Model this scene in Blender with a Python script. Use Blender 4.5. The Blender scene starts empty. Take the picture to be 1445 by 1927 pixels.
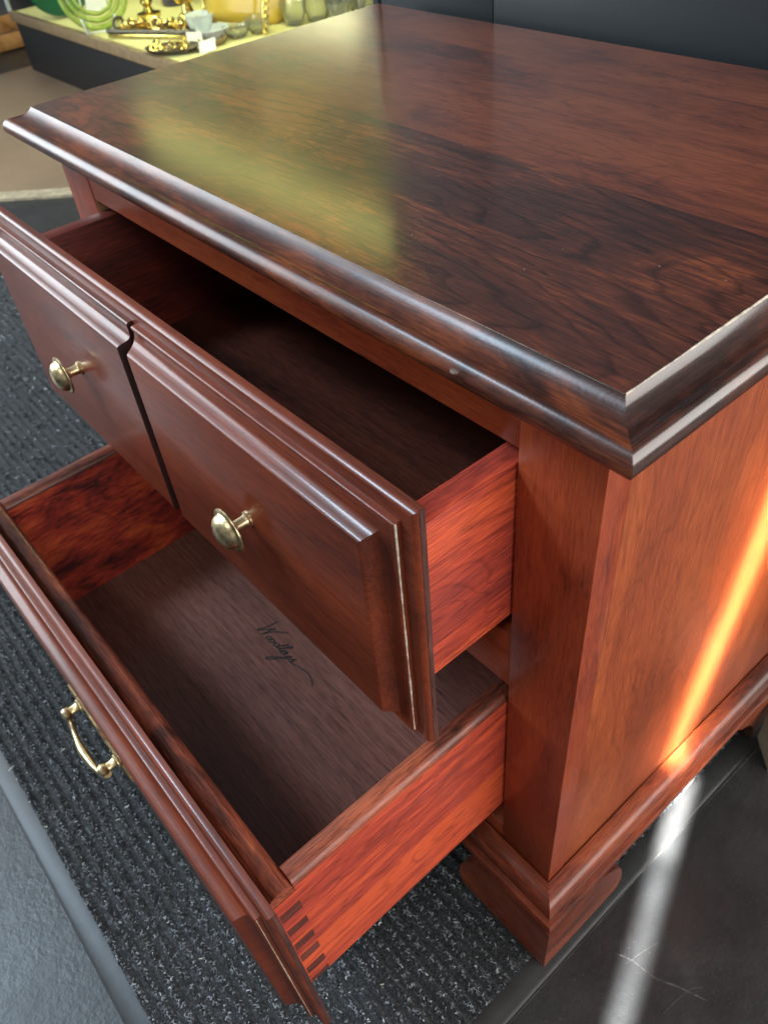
import bpy, bmesh, math, random
from mathutils import Vector, Matrix
random.seed(7)
S = bpy.context.scene
COL = S.collection
rad = math.radians

# ------------------------------------------------------------------ camera
cd = bpy.data.cameras.new('camera')
cam = bpy.data.objects.new('camera', cd); COL.objects.link(cam)
cam.location = (0.1665, -0.2601, 0.9047)
cam.rotation_euler = (0.8035, 0.0850, 0.8620)
cd.sensor_fit = 'HORIZONTAL'; cd.sensor_width = 36.0
cd.lens = 36.0 * 1489.9 / 1445.0
cd.clip_start = 0.01; cd.clip_end = 60
cd.dof.use_dof = True; cd.dof.focus_distance = 0.52; cd.dof.aperture_fstop = 18
S.camera = cam

# ------------------------------------------------------------------ light
w = bpy.data.worlds.new('World'); S.world = w; w.use_nodes = True
bg = w.node_tree.nodes['Background']
bg.inputs[0].default_value = (0.84, 0.84, 0.84, 1); bg.inputs[1].default_value = 0.29

def area(name, loc, target, sx, sy, power, col, spread=180):
    d = bpy.data.lights.new(name, 'AREA'); d.shape = 'RECTANGLE'; d.size = sx; d.size_y = sy
    d.energy = power; d.color = col; d.spread = rad(spread)
    o = bpy.data.objects.new(name, d); COL.objects.link(o); o.location = loc
    o.rotation_euler = (Vector(target) - Vector(loc)).to_track_quat('-Z', 'Y').to_euler()
    return o
area('window_light_left', (-3.3, -1.45, 1.45), (-0.3, 0, 0.45), 1.7, 1.7, 100, (0.86, 0.94, 1.0))
area('window_light_high', (-1.9, -1.45, 2.7), (-0.4, -0.3, 0.1), 0.60, 0.60, 70, (0.64, 0.83, 1.0))
area('window_light_right', (2.2, 0.9, 1.25), (0.0, 0.1, 0.3), 3.2, 1.7, 105, (1.0, 0.96, 0.91))
area('ceiling_light', (0.6, -1.2, 2.9), (-0.2, 0.1, 0.4), 0.8, 0.4, 16, (1.0, 0.95, 0.88))

def beam(name, p0, p1, d, width, power, col, dist=1.6, spread=1.0):
    p0, p1, d = Vector(p0), Vector(p1), Vector(d).normalized()
    t = p1 - p0; t = t - d * t.dot(d); L = t.length; t.normalize()
    z = -d; x = t; y = z.cross(x)
    m = Matrix((x, y, z)).transposed().to_4x4(); m.translation = (p0 + p1) / 2 - d * dist
    l = bpy.data.lights.new(name, 'AREA'); l.shape = 'RECTANGLE'; l.size = L; l.size_y = width
    l.energy = power; l.color = col; l.spread = rad(spread)
    o = bpy.data.objects.new(name, l); COL.objects.link(o); o.matrix_world = m
SUN = (-0.36, 0.60, -0.60)
beam('sunbeam_floor', (0.122, -0.04, 0), (0.004, 0.255, 0), SUN, 0.018, 0.33, (1.0, 0.97, 0.93), 1.6, 1.0)
beam('sunbeam_base', (0.045, 0.152, 0), (0.004, 0.255, 0), SUN, 0.020, 0.16, (1.0, 0.96, 0.88), 1.6, 0.9)
beam('sunbeam_side', (0, 0.20, 0.10), (0, 0.245, 0.50), SUN, 0.046, 0.36, (1.0, 0.84, 0.60), 1.6, 2.6)
beam('sunbeam_side_core', (0, 0.198, 0.11), (0, 0.243, 0.50), SUN, 0.017, 1.0, (1.0, 0.90, 0.62), 1.6, 1.0)

vs = S.view_settings
vs.view_transform = 'Standard'; vs.look = 'None'; vs.gamma = 1; vs.use_curve_mapping = False
vs.exposure = 0.0
S.cycles.max_bounces = 8; S.cycles.diffuse_bounces = 4; S.cycles.glossy_bounces = 4; S.cycles.transmission_bounces = 6

# ------------------------------------------------------------------ node helpers
class NT:
    def __init__(s, name):
        s.m = bpy.data.materials.new(name); s.m.use_nodes = True
        s.t = s.m.node_tree; s.t.nodes.clear()
        s.out = s.n('ShaderNodeOutputMaterial'); s.b = s.n('ShaderNodeBsdfPrincipled')
        s.l(s.b.outputs[0], s.out.inputs[0])
    def n(s, k, **kw):
        x = s.t.nodes.new(k)
        for a, v in kw.items(): setattr(x, a, v)
        return x
    def l(s, a, b): s.t.links.new(a, b)
    def set(s, **kw):
        for k, v in kw.items():
            s.b.inputs[k.replace('_', ' ')].default_value = v
    def vec(s, scale, rnd=True, src='Object'):
        tc = s.n('ShaderNodeTexCoord'); o = tc.outputs[src]
        if rnd:
            oi = s.n('ShaderNodeObjectInfo'); mu = s.n('ShaderNodeVectorMath', operation='SCALE')
            mu.inputs[0].default_value = (3.7, 5.3, 4.1); s.l(oi.outputs['Random'], mu.inputs['Scale'])
            ad = s.n('ShaderNodeVectorMath', operation='ADD'); s.l(o, ad.inputs[0]); s.l(mu.outputs[0], ad.inputs[1]); o = ad.outputs[0]
        mp = s.n('ShaderNodeMapping'); mp.inputs['Scale'].default_value = scale; s.l(o, mp.inputs[0])
        return mp.outputs[0]
    def noise(s, v, scale=1, detail=5, rough=.55, dist=0, out=0):
        x = s.n('ShaderNodeTexNoise'); x.inputs['Scale'].default_value = scale; x.inputs['Detail'].default_value = detail
        x.inputs['Roughness'].default_value = rough; x.inputs['Distortion'].default_value = dist
        s.l(v, x.inputs['Vector']); return x.outputs[out]
    def ramp(s, f, stops, interp='LINEAR'):
        r = s.n('ShaderNodeValToRGB'); r.color_ramp.interpolation = interp
        e = r.color_ramp.elements
        while len(e) < len(stops): e.new(0.5)
        for el, (p, c) in zip(e, stops):
            el.position = p; el.color = c if len(c) == 4 else (*c, 1)
        s.l(f, r.inputs[0]); return r.outputs[0]
    def mix(s, f, a, b, mode='MIX'):
        x = s.n('ShaderNodeMix', data_type='RGBA', blend_type=mode)
        for i, v in ((0, f), (6, a), (7, b)):
            if hasattr(v, 'node'): s.l(v, x.inputs[i])
            else: x.inputs[i].default_value = v if i == 0 else ((*v, 1) if len(v) == 3 else v)
        return x.outputs[2]
    def math(s, op, a, b=0.0):
        x = s.n('ShaderNodeMath', operation=op)
        for i, v in enumerate((a, b)):
            if hasattr(v, 'node'): s.l(v, x.inputs[i])
            else: x.inputs[i].default_value = v
        return x.outputs[0]
    def bump(s, h, strength=.2, dist=.001):
        b = s.n('ShaderNodeBump'); b.inputs['Strength'].default_value = strength; b.inputs['Distance'].default_value = dist
        s.l(h, b.inputs['Height']); s.l(b.outputs[0], s.b.inputs['Normal'])

def g3(v): return (v, v, v)
def axscale(ax, along, across):
    v = [across] * 3; v['xyz'.index(ax)] = along; return tuple(v)

def wood(name, ax, dark, mid, light, blo=7.0, lo=.36, hi=.62, stretch=.35, streak=.5, rough=.34, coat=.7, coatr=.14,
         rings=0.0, specks=0.0, bump=.12, tight=.5, pore=.70, arch=0.0):
    N = NT(name)
    v1 = N.vec(axscale(ax, stretch, 1.0))
    warp = N.noise(v1, 14, 3, .6, 0, 1)
    vv = N.n('ShaderNodeVectorMath', operation='MULTIPLY_ADD'); N.l(warp, vv.inputs[0]); vv.inputs[1].default_value = axscale(ax, .06 * stretch, .035); N.l(v1, vv.inputs[2])
    b = N.noise(vv.outputs[0], blo, 8, .68, .5)
    v2 = N.vec(axscale(ax, 9.0, 320.0))
    st = N.noise(v2, 1, 4, .7)
    v3 = N.vec(axscale(ax, 60, 800))
    po = N.noise(v3, 1, 2, .5)
    bb = N.math('ADD', b, N.math('MULTIPLY', N.math('SUBTRACT', st, .5), .24 * streak))
    bb = N.math('ADD', bb, N.math('MULTIPLY', N.math('SUBTRACT', po, .5), .24))
    c = N.ramp(bb, [(lo - .02, dark), (lo + (hi - lo) * tight, mid), (hi + .02, light)])
    pc = N.ramp(N.math('ADD', N.math('MULTIPLY', po, .5), N.math('MULTIPLY', st, .5)), [(.36, g3(pore)), (.5, g3(1.0)), (.64, g3(1 + (1 - pore) * .5))])
    c = N.mix(1, c, pc, 'MULTIPLY')
    if rings > 0:
        v4 = N.vec(axscale(ax, 3.4, 15.0))
        h = N.noise(v4, 1, 2, .5, .4)
        fr = N.math('FRACT', N.math('MULTIPLY', h, 16.0))
        rc = N.ramp(fr, [(0, g3(1 - rings)), (.16, g3(1.0)), (.88, g3(1.0)), (1, g3(1 - rings))])
        c = N.mix(1, c, rc, 'MULTIPLY')
    if arch > 0:     # cathedral figure: nested arches across the board
        tc = N.n('ShaderNodeTexCoord'); mp = N.n('ShaderNodeMapping'); N.l(tc.outputs['Object'], mp.inputs[0])
        mp.inputs['Location'].default_value = (-.9, -.6, 0); mp.inputs['Scale'].default_value = (5.0, 24.0, 0)
        wv = N.noise(N.vec((6, 22, 1)), 1, 3, .55, 0, 1)
        ma = N.n('ShaderNodeVectorMath', operation='MULTIPLY_ADD'); N.l(wv, ma.inputs[0]); ma.inputs[1].default_value = (1.1, 1.1, 0); N.l(mp.outputs[0], ma.inputs[2])
        ln = N.n('ShaderNodeVectorMath', operation='LENGTH'); N.l(ma.outputs[0], ln.inputs[0])
        fr = N.math('FRACT', N.math('MULTIPLY', ln.outputs['Value'], 4.2))
        rc = N.ramp(fr, [(0, g3(1 - arch)), (.10, g3(1.0)), (.72, g3(1.06)), (1, g3(1 - arch))])
        c = N.mix(1, c, rc, 'MULTIPLY')
    if specks > 0:
        vo = N.n('ShaderNodeTexVoronoi'); vo.inputs['Scale'].default_value = 95; N.l(N.vec((1, 1, 1)), vo.inputs['Vector'])
        k = N.math('LESS_THAN', vo.outputs['Distance'], .035 * specks)
        wn = N.n('ShaderNodeTexWhiteNoise'); N.l(vo.outputs['Color'], wn.inputs['Vector'])
        k = N.math('MULTIPLY', k, N.math('LESS_THAN', wn.outputs['Value'], .22))
        c = N.mix(k, c, (.55, .5, .46))
    N.l(c, N.b.inputs['Base Color'])
    rr = N.n('ShaderNodeMapRange'); rr.inputs['To Min'].default_value = rough - .06; rr.inputs['To Max'].default_value = rough + .10
    N.l(N.noise(N.vec((1, 1, 1)), 22, 5), rr.inputs['Value']); N.l(rr.outputs[0], N.b.inputs['Roughness'])
    N.set(Specular_IOR_Level=.3, Coat_Weight=coat, Coat_Roughness=coatr)
    hb = N.math('ADD', N.math('MULTIPLY', po, .5), N.noise(N.vec((1, 1, 1)), 340, 2))
    hb = N.math('ADD', hb, N.math('MULTIPLY', N.noise(N.vec((1, 1, 1)), 70, 3), 1.6))
    N.bump(hb, bump, .0006)
    return N.m

def plain(name, col, rough=.5, metal=0, coat=0, var=.15, scale=60, bump=0.0, **kw):
    N = NT(name)
    n = N.noise(N.vec((1, 1, 1)), scale, 5, .6)
    c = N.mix(1, (*col, 1), N.ramp(n, [(.3, g3(1 - var)), (.7, g3(1 + var))]), 'MULTIPLY')
    N.l(c, N.b.inputs['Base Color']); N.set(Roughness=rough, Metallic=metal, Coat_Weight=coat)
    for k, v in kw.items(): N.b.inputs[k.replace('_', ' ')].default_value = v
    if bump: N.bump(n, bump, .002)
    return N.m

# colours are linear albedo
DK = (.020, .0075, .0050); MD = (.115, .026, .010); LT = (.30, .085, .024)
M = {}
M['top'] = wood('cherry_top', 'x', (.046, .0138, .0092), (.085, .0215, .011), (.215, .053, .017), blo=12, lo=.42, hi=.60, arch=.5, stretch=.42, tight=.5, streak=.75, rough=.36, coat=.8, coatr=.16, rings=.12, pore=.76, specks=1, bump=.2)
M['mouldgloss'] = wood('cherry_moulding_gloss', 'y', (.022, .0075, .0052), (.050, .0145, .0085), (.105, .028, .012), blo=24, lo=.40, hi=.60, stretch=.3, streak=.5, rough=.34, coat=1.0, coatr=.12, bump=.2)
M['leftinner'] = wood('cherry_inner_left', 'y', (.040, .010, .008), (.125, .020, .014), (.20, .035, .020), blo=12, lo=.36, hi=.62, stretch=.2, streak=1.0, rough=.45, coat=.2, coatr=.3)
M['top2'] = wood('cherry_top_even', 'x', (.075, .0185, .0110), (.142, .0335, .0155), (.195, .050, .020), blo=18, lo=.37, hi=.60, stretch=.34, tight=.42, streak=.75, rough=.36, coat=.8, coatr=.16, rings=.22, pore=.74, specks=.8, bump=.2)
def trio(key, dark, mid, light, **kw):
    for a in 'xyz': M[key + a] = wood('cherry_%s_along_%s' % (key, a), a, dark, mid, light, **kw)
trio('mould', (0.028, 0.009, 0.006), (0.078, 0.02, 0.01), (0.165, 0.04, 0.013), blo=24, lo=.40, hi=.60, stretch=.3, streak=.5, rough=.34, coat=0.24, coatr=0.24, bump=.16)
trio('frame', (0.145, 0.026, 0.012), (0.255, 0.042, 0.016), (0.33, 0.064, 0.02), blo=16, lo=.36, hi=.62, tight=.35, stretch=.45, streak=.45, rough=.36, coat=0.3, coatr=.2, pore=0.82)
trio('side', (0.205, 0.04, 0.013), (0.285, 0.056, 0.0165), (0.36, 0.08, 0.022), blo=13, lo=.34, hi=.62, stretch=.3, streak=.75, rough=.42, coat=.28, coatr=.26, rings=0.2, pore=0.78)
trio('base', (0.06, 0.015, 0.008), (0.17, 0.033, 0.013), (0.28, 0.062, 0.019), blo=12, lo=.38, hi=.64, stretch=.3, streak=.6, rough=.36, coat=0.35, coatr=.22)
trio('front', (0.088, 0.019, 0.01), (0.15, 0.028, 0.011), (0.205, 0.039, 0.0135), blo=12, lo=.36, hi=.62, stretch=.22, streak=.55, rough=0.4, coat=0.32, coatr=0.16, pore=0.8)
trio('box', (0.28, 0.04, 0.029), (0.43, 0.056, 0.032), (0.64, 0.098, 0.034), blo=15, lo=.40, hi=.58, stretch=.05, streak=0.9, rough=.42, coat=.4, coatr=.26, rings=0.28, pore=0.74)
trio('figured', (0.05, 0.01, 0.01), (0.3, 0.032, 0.02), (0.5, 0.085, 0.028), blo=20, lo=0.4, hi=0.6, stretch=.45, streak=.5, rough=.4, coat=.4, coatr=.25, rings=.3)
trio('rim', (0.055, 0.018, 0.013), (0.19, 0.045, 0.024), (0.36, 0.088, 0.04), blo=16, lo=.40, hi=.62, stretch=.35, streak=.7, rough=.42, coat=.35, coatr=.28, bump=.3)
trio('floor', (0.088, 0.037, 0.028), (0.14, 0.058, 0.044), (0.185, 0.08, 0.062), blo=6, lo=.3, hi=.7, stretch=.3, streak=1.6, pore=.58, rough=.42, coat=.25, coatr=.3, bump=.2)
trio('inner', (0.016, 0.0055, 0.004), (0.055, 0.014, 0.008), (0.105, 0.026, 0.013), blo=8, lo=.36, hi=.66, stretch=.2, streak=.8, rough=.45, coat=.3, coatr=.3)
M['cut'] = wood('cut_end_grain', 'z', (.022, .012, .013), (.040, .020, .021), (.062, .030, .028), blo=30, streak=.4, rough=.32, coat=.5)
M['endgrain'] = wood('end_grain', 'z', (.035, .013, .011), (.075, .028, .023), (.12, .045, .034), blo=20, streak=.5, rough=.34, coat=.6)
M['finger'] = wood('joint_end_grain', 'y', (.07, .020, .016), (.12, .032, .024), (.16, .045, .032), blo=30, streak=.5, rough=.42, coat=.2)
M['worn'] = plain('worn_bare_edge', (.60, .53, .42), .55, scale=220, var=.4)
M['brass'] = plain('aged_brass', (.68, .56, .33), .32, 1.0, var=.5, scale=170)
M['brassd'] = plain('dark_brass', (.26, .18, .08), .34, 1.0, var=.35, scale=120)
M['ink'] = plain('black_ink', (.012, .010, .010), .6, var=.2)
M['tanlit'] = plain('lit_raw_stile_edge', (.40, .25, .13), .6, scale=120, var=.25)  # raw wood tone, lightened so the colour carries the lit spot
M['raw'] = plain('raw_runner_wood', (.20, .15, .14), .6, scale=200, var=.3)

# ------------------------------------------------------------------ mesh helpers
def mk(name, verts, faces, mat, parent=None, origin=None, smooth=True, ang=32, label=None):
    """one mesh object, verts in the parent's own space"""
    me = bpy.data.meshes.new(name)
    o0 = Vector(origin) if origin is not None else Vector((0, 0, 0))
    me.from_pydata([tuple(Vector(v) - o0) for v in verts], [], faces); me.update()
    bm = bmesh.new(); bm.from_mesh(me); bmesh.ops.recalc_face_normals(bm, faces=bm.faces[:]); bm.to_mesh(me); bm.free()
    if smooth:
        me.polygons.foreach_set('use_smooth', [True] * len(me.polygons)); me.set_sharp_from_angle(angle=rad(ang))
    me.materials.append(mat)
    o = bpy.data.objects.new(name, me); COL.objects.link(o); o.location = o0
    if parent: o.parent = parent
    if label: o['label'] = label
    return o
def bmobj(name, bm, mat, parent=None, origin=None, ang=32, label=None):
    o0 = Vector(origin) if origin is not None else Vector((0, 0, 0))
    if origin is not None: bmesh.ops.translate(bm, verts=bm.verts[:], vec=-o0)
    bmesh.ops.recalc_face_normals(bm, faces=bm.faces[:])
    me = bpy.data.meshes.new(name); bm.to_mesh(me); bm.free()
    me.polygons.foreach_set('use_smooth', [True] * len(me.polygons)); me.set_sharp_from_angle(angle=rad(ang))
    me.materials.append(mat)
    o = bpy.data.objects.new(name, me); COL.objects.link(o); o.location = o0
    if parent: o.parent = parent
    if label: o['label'] = label
    return o
def addbox(bm, a, b, bev=.0, seg=2):
    vs_ = bmesh.ops.create_cube(bm, size=1)['verts']
    c = [(p + q) / 2 for p, q in zip(a, b)]; s_ = [abs(q - p) for p, q in zip(a, b)]
    for v in vs_: v.co = Vector((c[0] + v.co.x * s_[0], c[1] + v.co.y * s_[1], c[2] + v.co.z * s_[2]))
    if bev:
        es = list({e for v in vs_ for e in v.link_edges})
        bmesh.ops.bevel(bm, geom=es, offset=bev, segments=seg, affect='EDGES', profile=.5)
def box(name, a, b, mat, parent=None, bev=.0008, seg=2, label=None):
    bm = bmesh.new(); addbox(bm, a, b, bev, seg)
    return bmobj(name, bm, mat, parent, ((a[0] + b[0]) / 2, (a[1] + b[1]) / 2, min(a[2], b[2])), label=label)
def lathe(bm, prof, axis_o, axis_d, n=32):
    """prof: list of (r, h) along axis_d from axis_o"""
    d = Vector(axis_d).normalized(); u = d.orthogonal().normalized(); v = d.cross(u); o = Vector(axis_o)
    rings = []
    for r, h in prof:
        if r < 1e-6: rings.append([bm.verts.new(o + d * h)])
        else: rings.append([bm.verts.new(o + d * h + (u * math.cos(2 * math.pi * k / n) + v * math.sin(2 * math.pi * k / n)) * r) for k in range(n)])
    for A, B in zip(rings, rings[1:]):
        for k in range(n):
            k2 = (k + 1) % n
            if len(A) == 1 and len(B) == 1: continue
            if len(A) == 1: bm.faces.new((A[0], B[k], B[k2]))
            elif len(B) == 1: bm.faces.new((A[k], A[k2], B[0]))
            else: bm.faces.new((A[k], A[k2], B[k2], B[k]))
def tube(bm, pts, rads, n=10, cap=True):
    pts = [Vector(p) for p in pts]
    if not hasattr(rads, '__len__'): rads = [rads] * len(pts)
    prev = None; rings = []
    for i, p in enumerate(pts):
        t = (pts[min(i + 1, len(pts) - 1)] - pts[max(i - 1, 0)]).normalized()
        u = t.orthogonal() if prev is None else prev - t * prev.dot(t)
        u.normalize(); prev = u; v = t.cross(u)
        rings.append([bm.verts.new(p + (u * math.cos(2 * math.pi * k / n) + v * math.sin(2 * math.pi * k / n)) * rads[i]) for k in range(n)])
    for A, B in zip(rings, rings[1:]):
        for k in range(n): bm.faces.new((A[k], A[(k + 1) % n], B[(k + 1) % n], B[k]))
    if cap: bm.faces.new(rings[0][::-1]); bm.faces.new(rings[-1])
def sweep(name, path, prof, mat, parent, close=True, origin=None, ang=32):
    """path: [(point, outvec)], prof: [(offset along outvec, z)]"""
    V = []; F = []; n = len(prof)
    for (p, ov) in path:
        for u, z in prof: V.append((p[0] + ov[0] * u, p[1] + ov[1] * u, z))
    for i in range(len(path) - 1):
        for k in range(n if close else n - 1):
            k2 = (k + 1) % n
            F.append((i * n + k, i * n + k2, (i + 1) * n + k2, (i + 1) * n + k))
    if close: F.append(tuple(range(n))); F.append(tuple((len(path) - 1) * n + k for k in range(n)))
    return mk(name, V, F, mat, parent, origin, ang=ang)
def catmull(pts, m=6):
    P = [Vector(p) for p in pts]; P = [P[0] * 2 - P[1]] + P + [P[-1] * 2 - P[-2]]; out = []
    for i in range(1, len(P) - 2):
        for k in range(m):
            t = k / m; a, b, c, d = P[i - 1:i + 3]
            out.append(.5 * ((2 * b) + (c - a) * t + (2 * a - 5 * b + 4 * c - d) * t * t + (3 * b - a - 3 * c + d) * t ** 3))
    out.append(P[-2]); return out
def empty(name, loc, parent=None):
    o = bpy.data.objects.new(name, None); COL.objects.link(o); o.location = loc; o.empty_display_size = .05
    if parent: o.parent = parent
    return o
def tag(o, label=None, cat=None, group=None, kind=None):
    for k, v in (('label', label), ('category', cat), ('group', group), ('kind', kind)):
        if v: o[k] = v
    return o

# ------------------------------------------------------------------ setting: floors
FZ = -0.008
def sheet(name, poly, z, mat, thick=.05, parent=None):
    n = len(poly)
    V = [(x, y, z) for x, y in poly] + [(x, y, z - thick) for x, y in poly]
    F = [tuple(range(n)), tuple(range(2 * n - 1, n - 1, -1))] + [(i, (i + 1) % n, n + (i + 1) % n, n + i) for i in range(n)]
    return mk(name, V, F, mat, parent, smooth=False)
N = NT('black_painted_concrete')
v = N.vec((1, 1, 1), False)
n1 = N.noise(v, 9, 8, .65); n2 = N.noise(v, 240, 3, .5)
c = N.ramp(n1, [(.3, (.013, .0140, .0150)), (.55, (.022, .0240, .0255)), (.75, (.036, .038, .040))])
sp = N.ramp(N.noise(v, 700, 2, .5), [(.70, g3(0)), (.76, g3(1))])
c = N.mix(N.math('MULTIPLY', sp, .35), c, (.30, .30, .29)); N.l(c, N.b.inputs['Base Color'])
N.l(N.ramp(n1, [(.3, g3(.34)), (.7, g3(.50))]), N.b.inputs['Roughness'])
N.bump(N.math('ADD', N.math('MULTIPLY', n2, .5), N.noise(v, 75, 4, .6)), .17, .004); M['blackfloor'] = N.m
floor = tag(sheet('floor', [(-9, -4), (4, -4), (4, 6), (-9, 6)], FZ, M['blackfloor'], .1), kind='structure')
M['tanfloor'] = plain('brown_sealed_floor', (.25, .172, .108), .38, var=.12, scale=5)
bf = tag(sheet('brown_floor', [(-2.60, .30), (-1.20, 1.78), (-1.2, 3.0), (-4.02, 3.0), (-4.02, .90), (-3.2, -.33)], FZ + .004, M['tanfloor'], .003), kind='structure')
M['strip'] = plain('metal_threshold', (.52, .44, .31), .4, .3, var=.4, scale=30)
st = sheet('threshold_strip', [(-3.22, -.36), (-1.18, 1.76), (-1.225, 1.80), (-3.26, -.315)], FZ + .009, M['strip'], .008, bf)
M['scratch'] = plain('pale_scratch', (.075, .075, .074), .6, scale=300, var=.5)
def ribbon(name, pts, wd, z, mat, parent=None, jitter=.4, m=6):
    P = catmull([(x, y, 0) for x, y in pts], m); V = []; F = []
    for i, p in enumerate(P):
        t = (P[min(i + 1, len(P) - 1)] - P[max(i - 1, 0)]).normalized(); nn = Vector((-t.y, t.x, 0))
        ww = wd * (1 + random.uniform(-jitter, jitter)) / 2
        V += [(*(p + nn * ww).xy, z), (*(p - nn * ww).xy, z)]
        if i: F.append((2 * i - 2, 2 * i - 1, 2 * i + 1, 2 * i))
    return mk(name, V, F, mat, parent, smooth=False)
ribbon('scratch', [(.066, .040), (.083, .047), (.105, .050), (.125, .060), (.152, .071)], .0013, FZ + .0005, M['scratch'], floor, .9)
ribbon('scratch', [(.079, .040), (.083, .060), (.0885, .080)], .0005, FZ + .0005, M['scratch'], floor, .5)
ribbon('scratch', [(.142, .078), (.134, .064), (.130, .030)], .0005, FZ + .0005, M['scratch'], floor, .5)
ribbon('scratch', [(.036, -.10), (.036, .05), (.0345, .12), (.036, .2), (.038, .36)], .0006, FZ + .0005, M['scratch'], floor, .9)

# ------------------------------------------------------------------ ribbed mat
X0, X1, Y0, Y1 = -2.16, .012, -.357, .58
mat_ = tag(empty('entrance_mat', (-1.05, .1, FZ)), 'charcoal ribbed entrance mat with black rubber border under the nightstand', 'mat')
mo = Vector(mat_.location)
M['rubber'] = plain('black_rubber', (.020, .021, .022), .42, var=.25, scale=40, bump=.15)
def loc(p): return tuple(Vector(p) - mo)
V = []
for (x, y, z) in [(X0 - .022, Y0 - .022, FZ + .0005), (X1 + .022, Y0 - .022, FZ + .0005), (X1 + .022, Y1 + .02, FZ + .0005), (X0 - .022, Y1 + .02, FZ + .0005)]: V.append(loc((x, y, z)))
for (x, y, z) in [(X0 - .018, Y0 - .018, FZ + .0025), (X1 + .018, Y0 - .018, FZ + .0025), (X1 + .018, Y1 + .016, FZ + .0025), (X0 - .018, Y1 + .016, FZ + .0025)]: V.append(loc((x, y, z)))
for (x, y, z) in [(X0, Y0, FZ + .0035), (X1, Y0, FZ + .0035), (X1, Y1, FZ + .0035), (X0, Y1, FZ + .0035)]: V.append(loc((x, y, z)))
F = [(4 * k + i, 4 * k + (i + 1) % 4, 4 * k + 4 + (i + 1) % 4, 4 * k + 4 + i) for k in (0, 1) for i in range(4)] + [(8, 9, 10, 11)]
mk('rubber_border', V, F, M['rubber'], mat_)
# carpet: ribs run along x; a fine ridged sheet plus loose loops
N = NT('charcoal_carpet')
v = N.vec((1, 1, 1), False)
sp = N.noise(v, 520, 3, .6); bl = N.noise(v, 60, 4, .6)
c = N.ramp(sp, [(.36, (.010, .011, .013)), (.54, (.030, .034, .038)), (.68, (.095, .105, .115)), (.80, (.30, .33, .35))])
c = N.mix(1, c, N.ramp(bl, [(.3, g3(.75)), (.7, g3(1.25))]), 'MULTIPLY')
N.l(c, N.b.inputs['Base Color']); N.set(Roughness=.85, Specular_IOR_Level=.25, Sheen_Weight=.15)
N.bump(sp, .9, .004); M['carpet'] = N.m
def rib(y, x=0): return FZ + .0036 + .0048 * (.5 + .5 * math.sin((y - Y0) * 2 * math.pi / .0145))
def carpet_grid(x0, x1, nx, y0, y1, ny, V, F):
    b = len(V)
    for j in range(ny + 1):
        y = y0 + (y1 - y0) * j / ny
        for i in range(nx + 1):
            x = x0 + (x1 - x0) * i / nx
            V.append(loc((x, min(max(y + random.uniform(-.0006, .0006), Y0), Y1), rib(y) + random.uniform(-.0009, .0009) if 0 < j < ny else FZ + .004)))
    for j in range(ny):
        for i in range(nx):
            a = b + j * (nx + 1) + i; F.append((a, a + 1, a + nx + 2, a + nx + 1))
V = []; F = []
carpet_grid(-.95, X1, 260, Y0, Y1, 400, V, F)
carpet_grid(X0, -.95, 120, Y0, Y1, 330, V, F)
cp = tag(mk('carpet_pile', V, F, M['carpet'], mat_, smooth=True, ang=180), kind='stuff')
N = NT('carpet_loops'); at = N.n('ShaderNodeAttribute'); at.attribute_name = 'tone'
N.l(at.outputs['Color'], N.b.inputs['Base Color']); N.set(Roughness=.7, Specular_IOR_Level=.3); M['loops'] = N.m
V = []; F = []; T = []
def loop_at(x, y, size):
    ph = ((y - Y0) / .0145) % 1.0
    if ph > .5 and random.random() < .93: y -= (ph - .25 + random.gauss(0, .13)) * .0145
    y = min(max(y, Y0 + .001), Y1)
    a = random.gauss(0, .8); L = size * random.uniform(.6, 1.5); wv = random.uniform(.00035, .00075) * (size / .004)
    z = rib(y) - .0004; h = random.uniform(.0004, .0022); dx, dy = math.cos(a), math.sin(a); cv = random.uniform(-.5, .5) * L
    b = len(V); g = random.random(); k = .015 + .07 * g if g < .68 else (.12 + .25 * random.random() if g < .968 else .45 + .35 * random.random())
    col = (k * .88, k * .98, k * 1.08, 1)
    for i in range(4):
        t = i / 3 - .5; px = x + dx * L * t - dy * cv * (4 * t * t); py = y + dy * L * t + dx * cv * (4 * t * t); pz = z + h * (1 - 4 * t * t) * 1.0 + .0003
        py = min(max(py, Y0), Y1); px = min(px, X1)
        V.append(loc((px - dy * wv, py + dx * wv, pz))); V.append(loc((px, py, pz + wv * 1.3))); V.append(loc((px + dy * wv, py - dx * wv, pz)))
        if i:
            q = b + 3 * i
            F.extend([(q - 3, q - 2, q + 1, q), (q - 2, q - 1, q + 2, q + 1)]); T.extend([col, col])
for _ in range(70000):
    x = -.95 + (.95 + X1) * random.random() ** .8; y = random.uniform(Y0, .1 if x < -.1 else .42)
    loop_at(x, y, .0032)
for _ in range(9000): loop_at(random.uniform(X0, -.9), random.uniform(Y0, Y1), .007)
lo_ = mk('carpet_loops', V, F, M['loops'], mat_, smooth=False)
ca = lo_.data.color_attributes.new('tone', 'FLOAT_COLOR', 'CORNER')
flat = []
for p, c in zip(lo_.data.polygons, T): flat.extend(list(c) * p.loop_total)
ca.data.foreach_set('color', flat); tag(lo_, kind='stuff')
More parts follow.
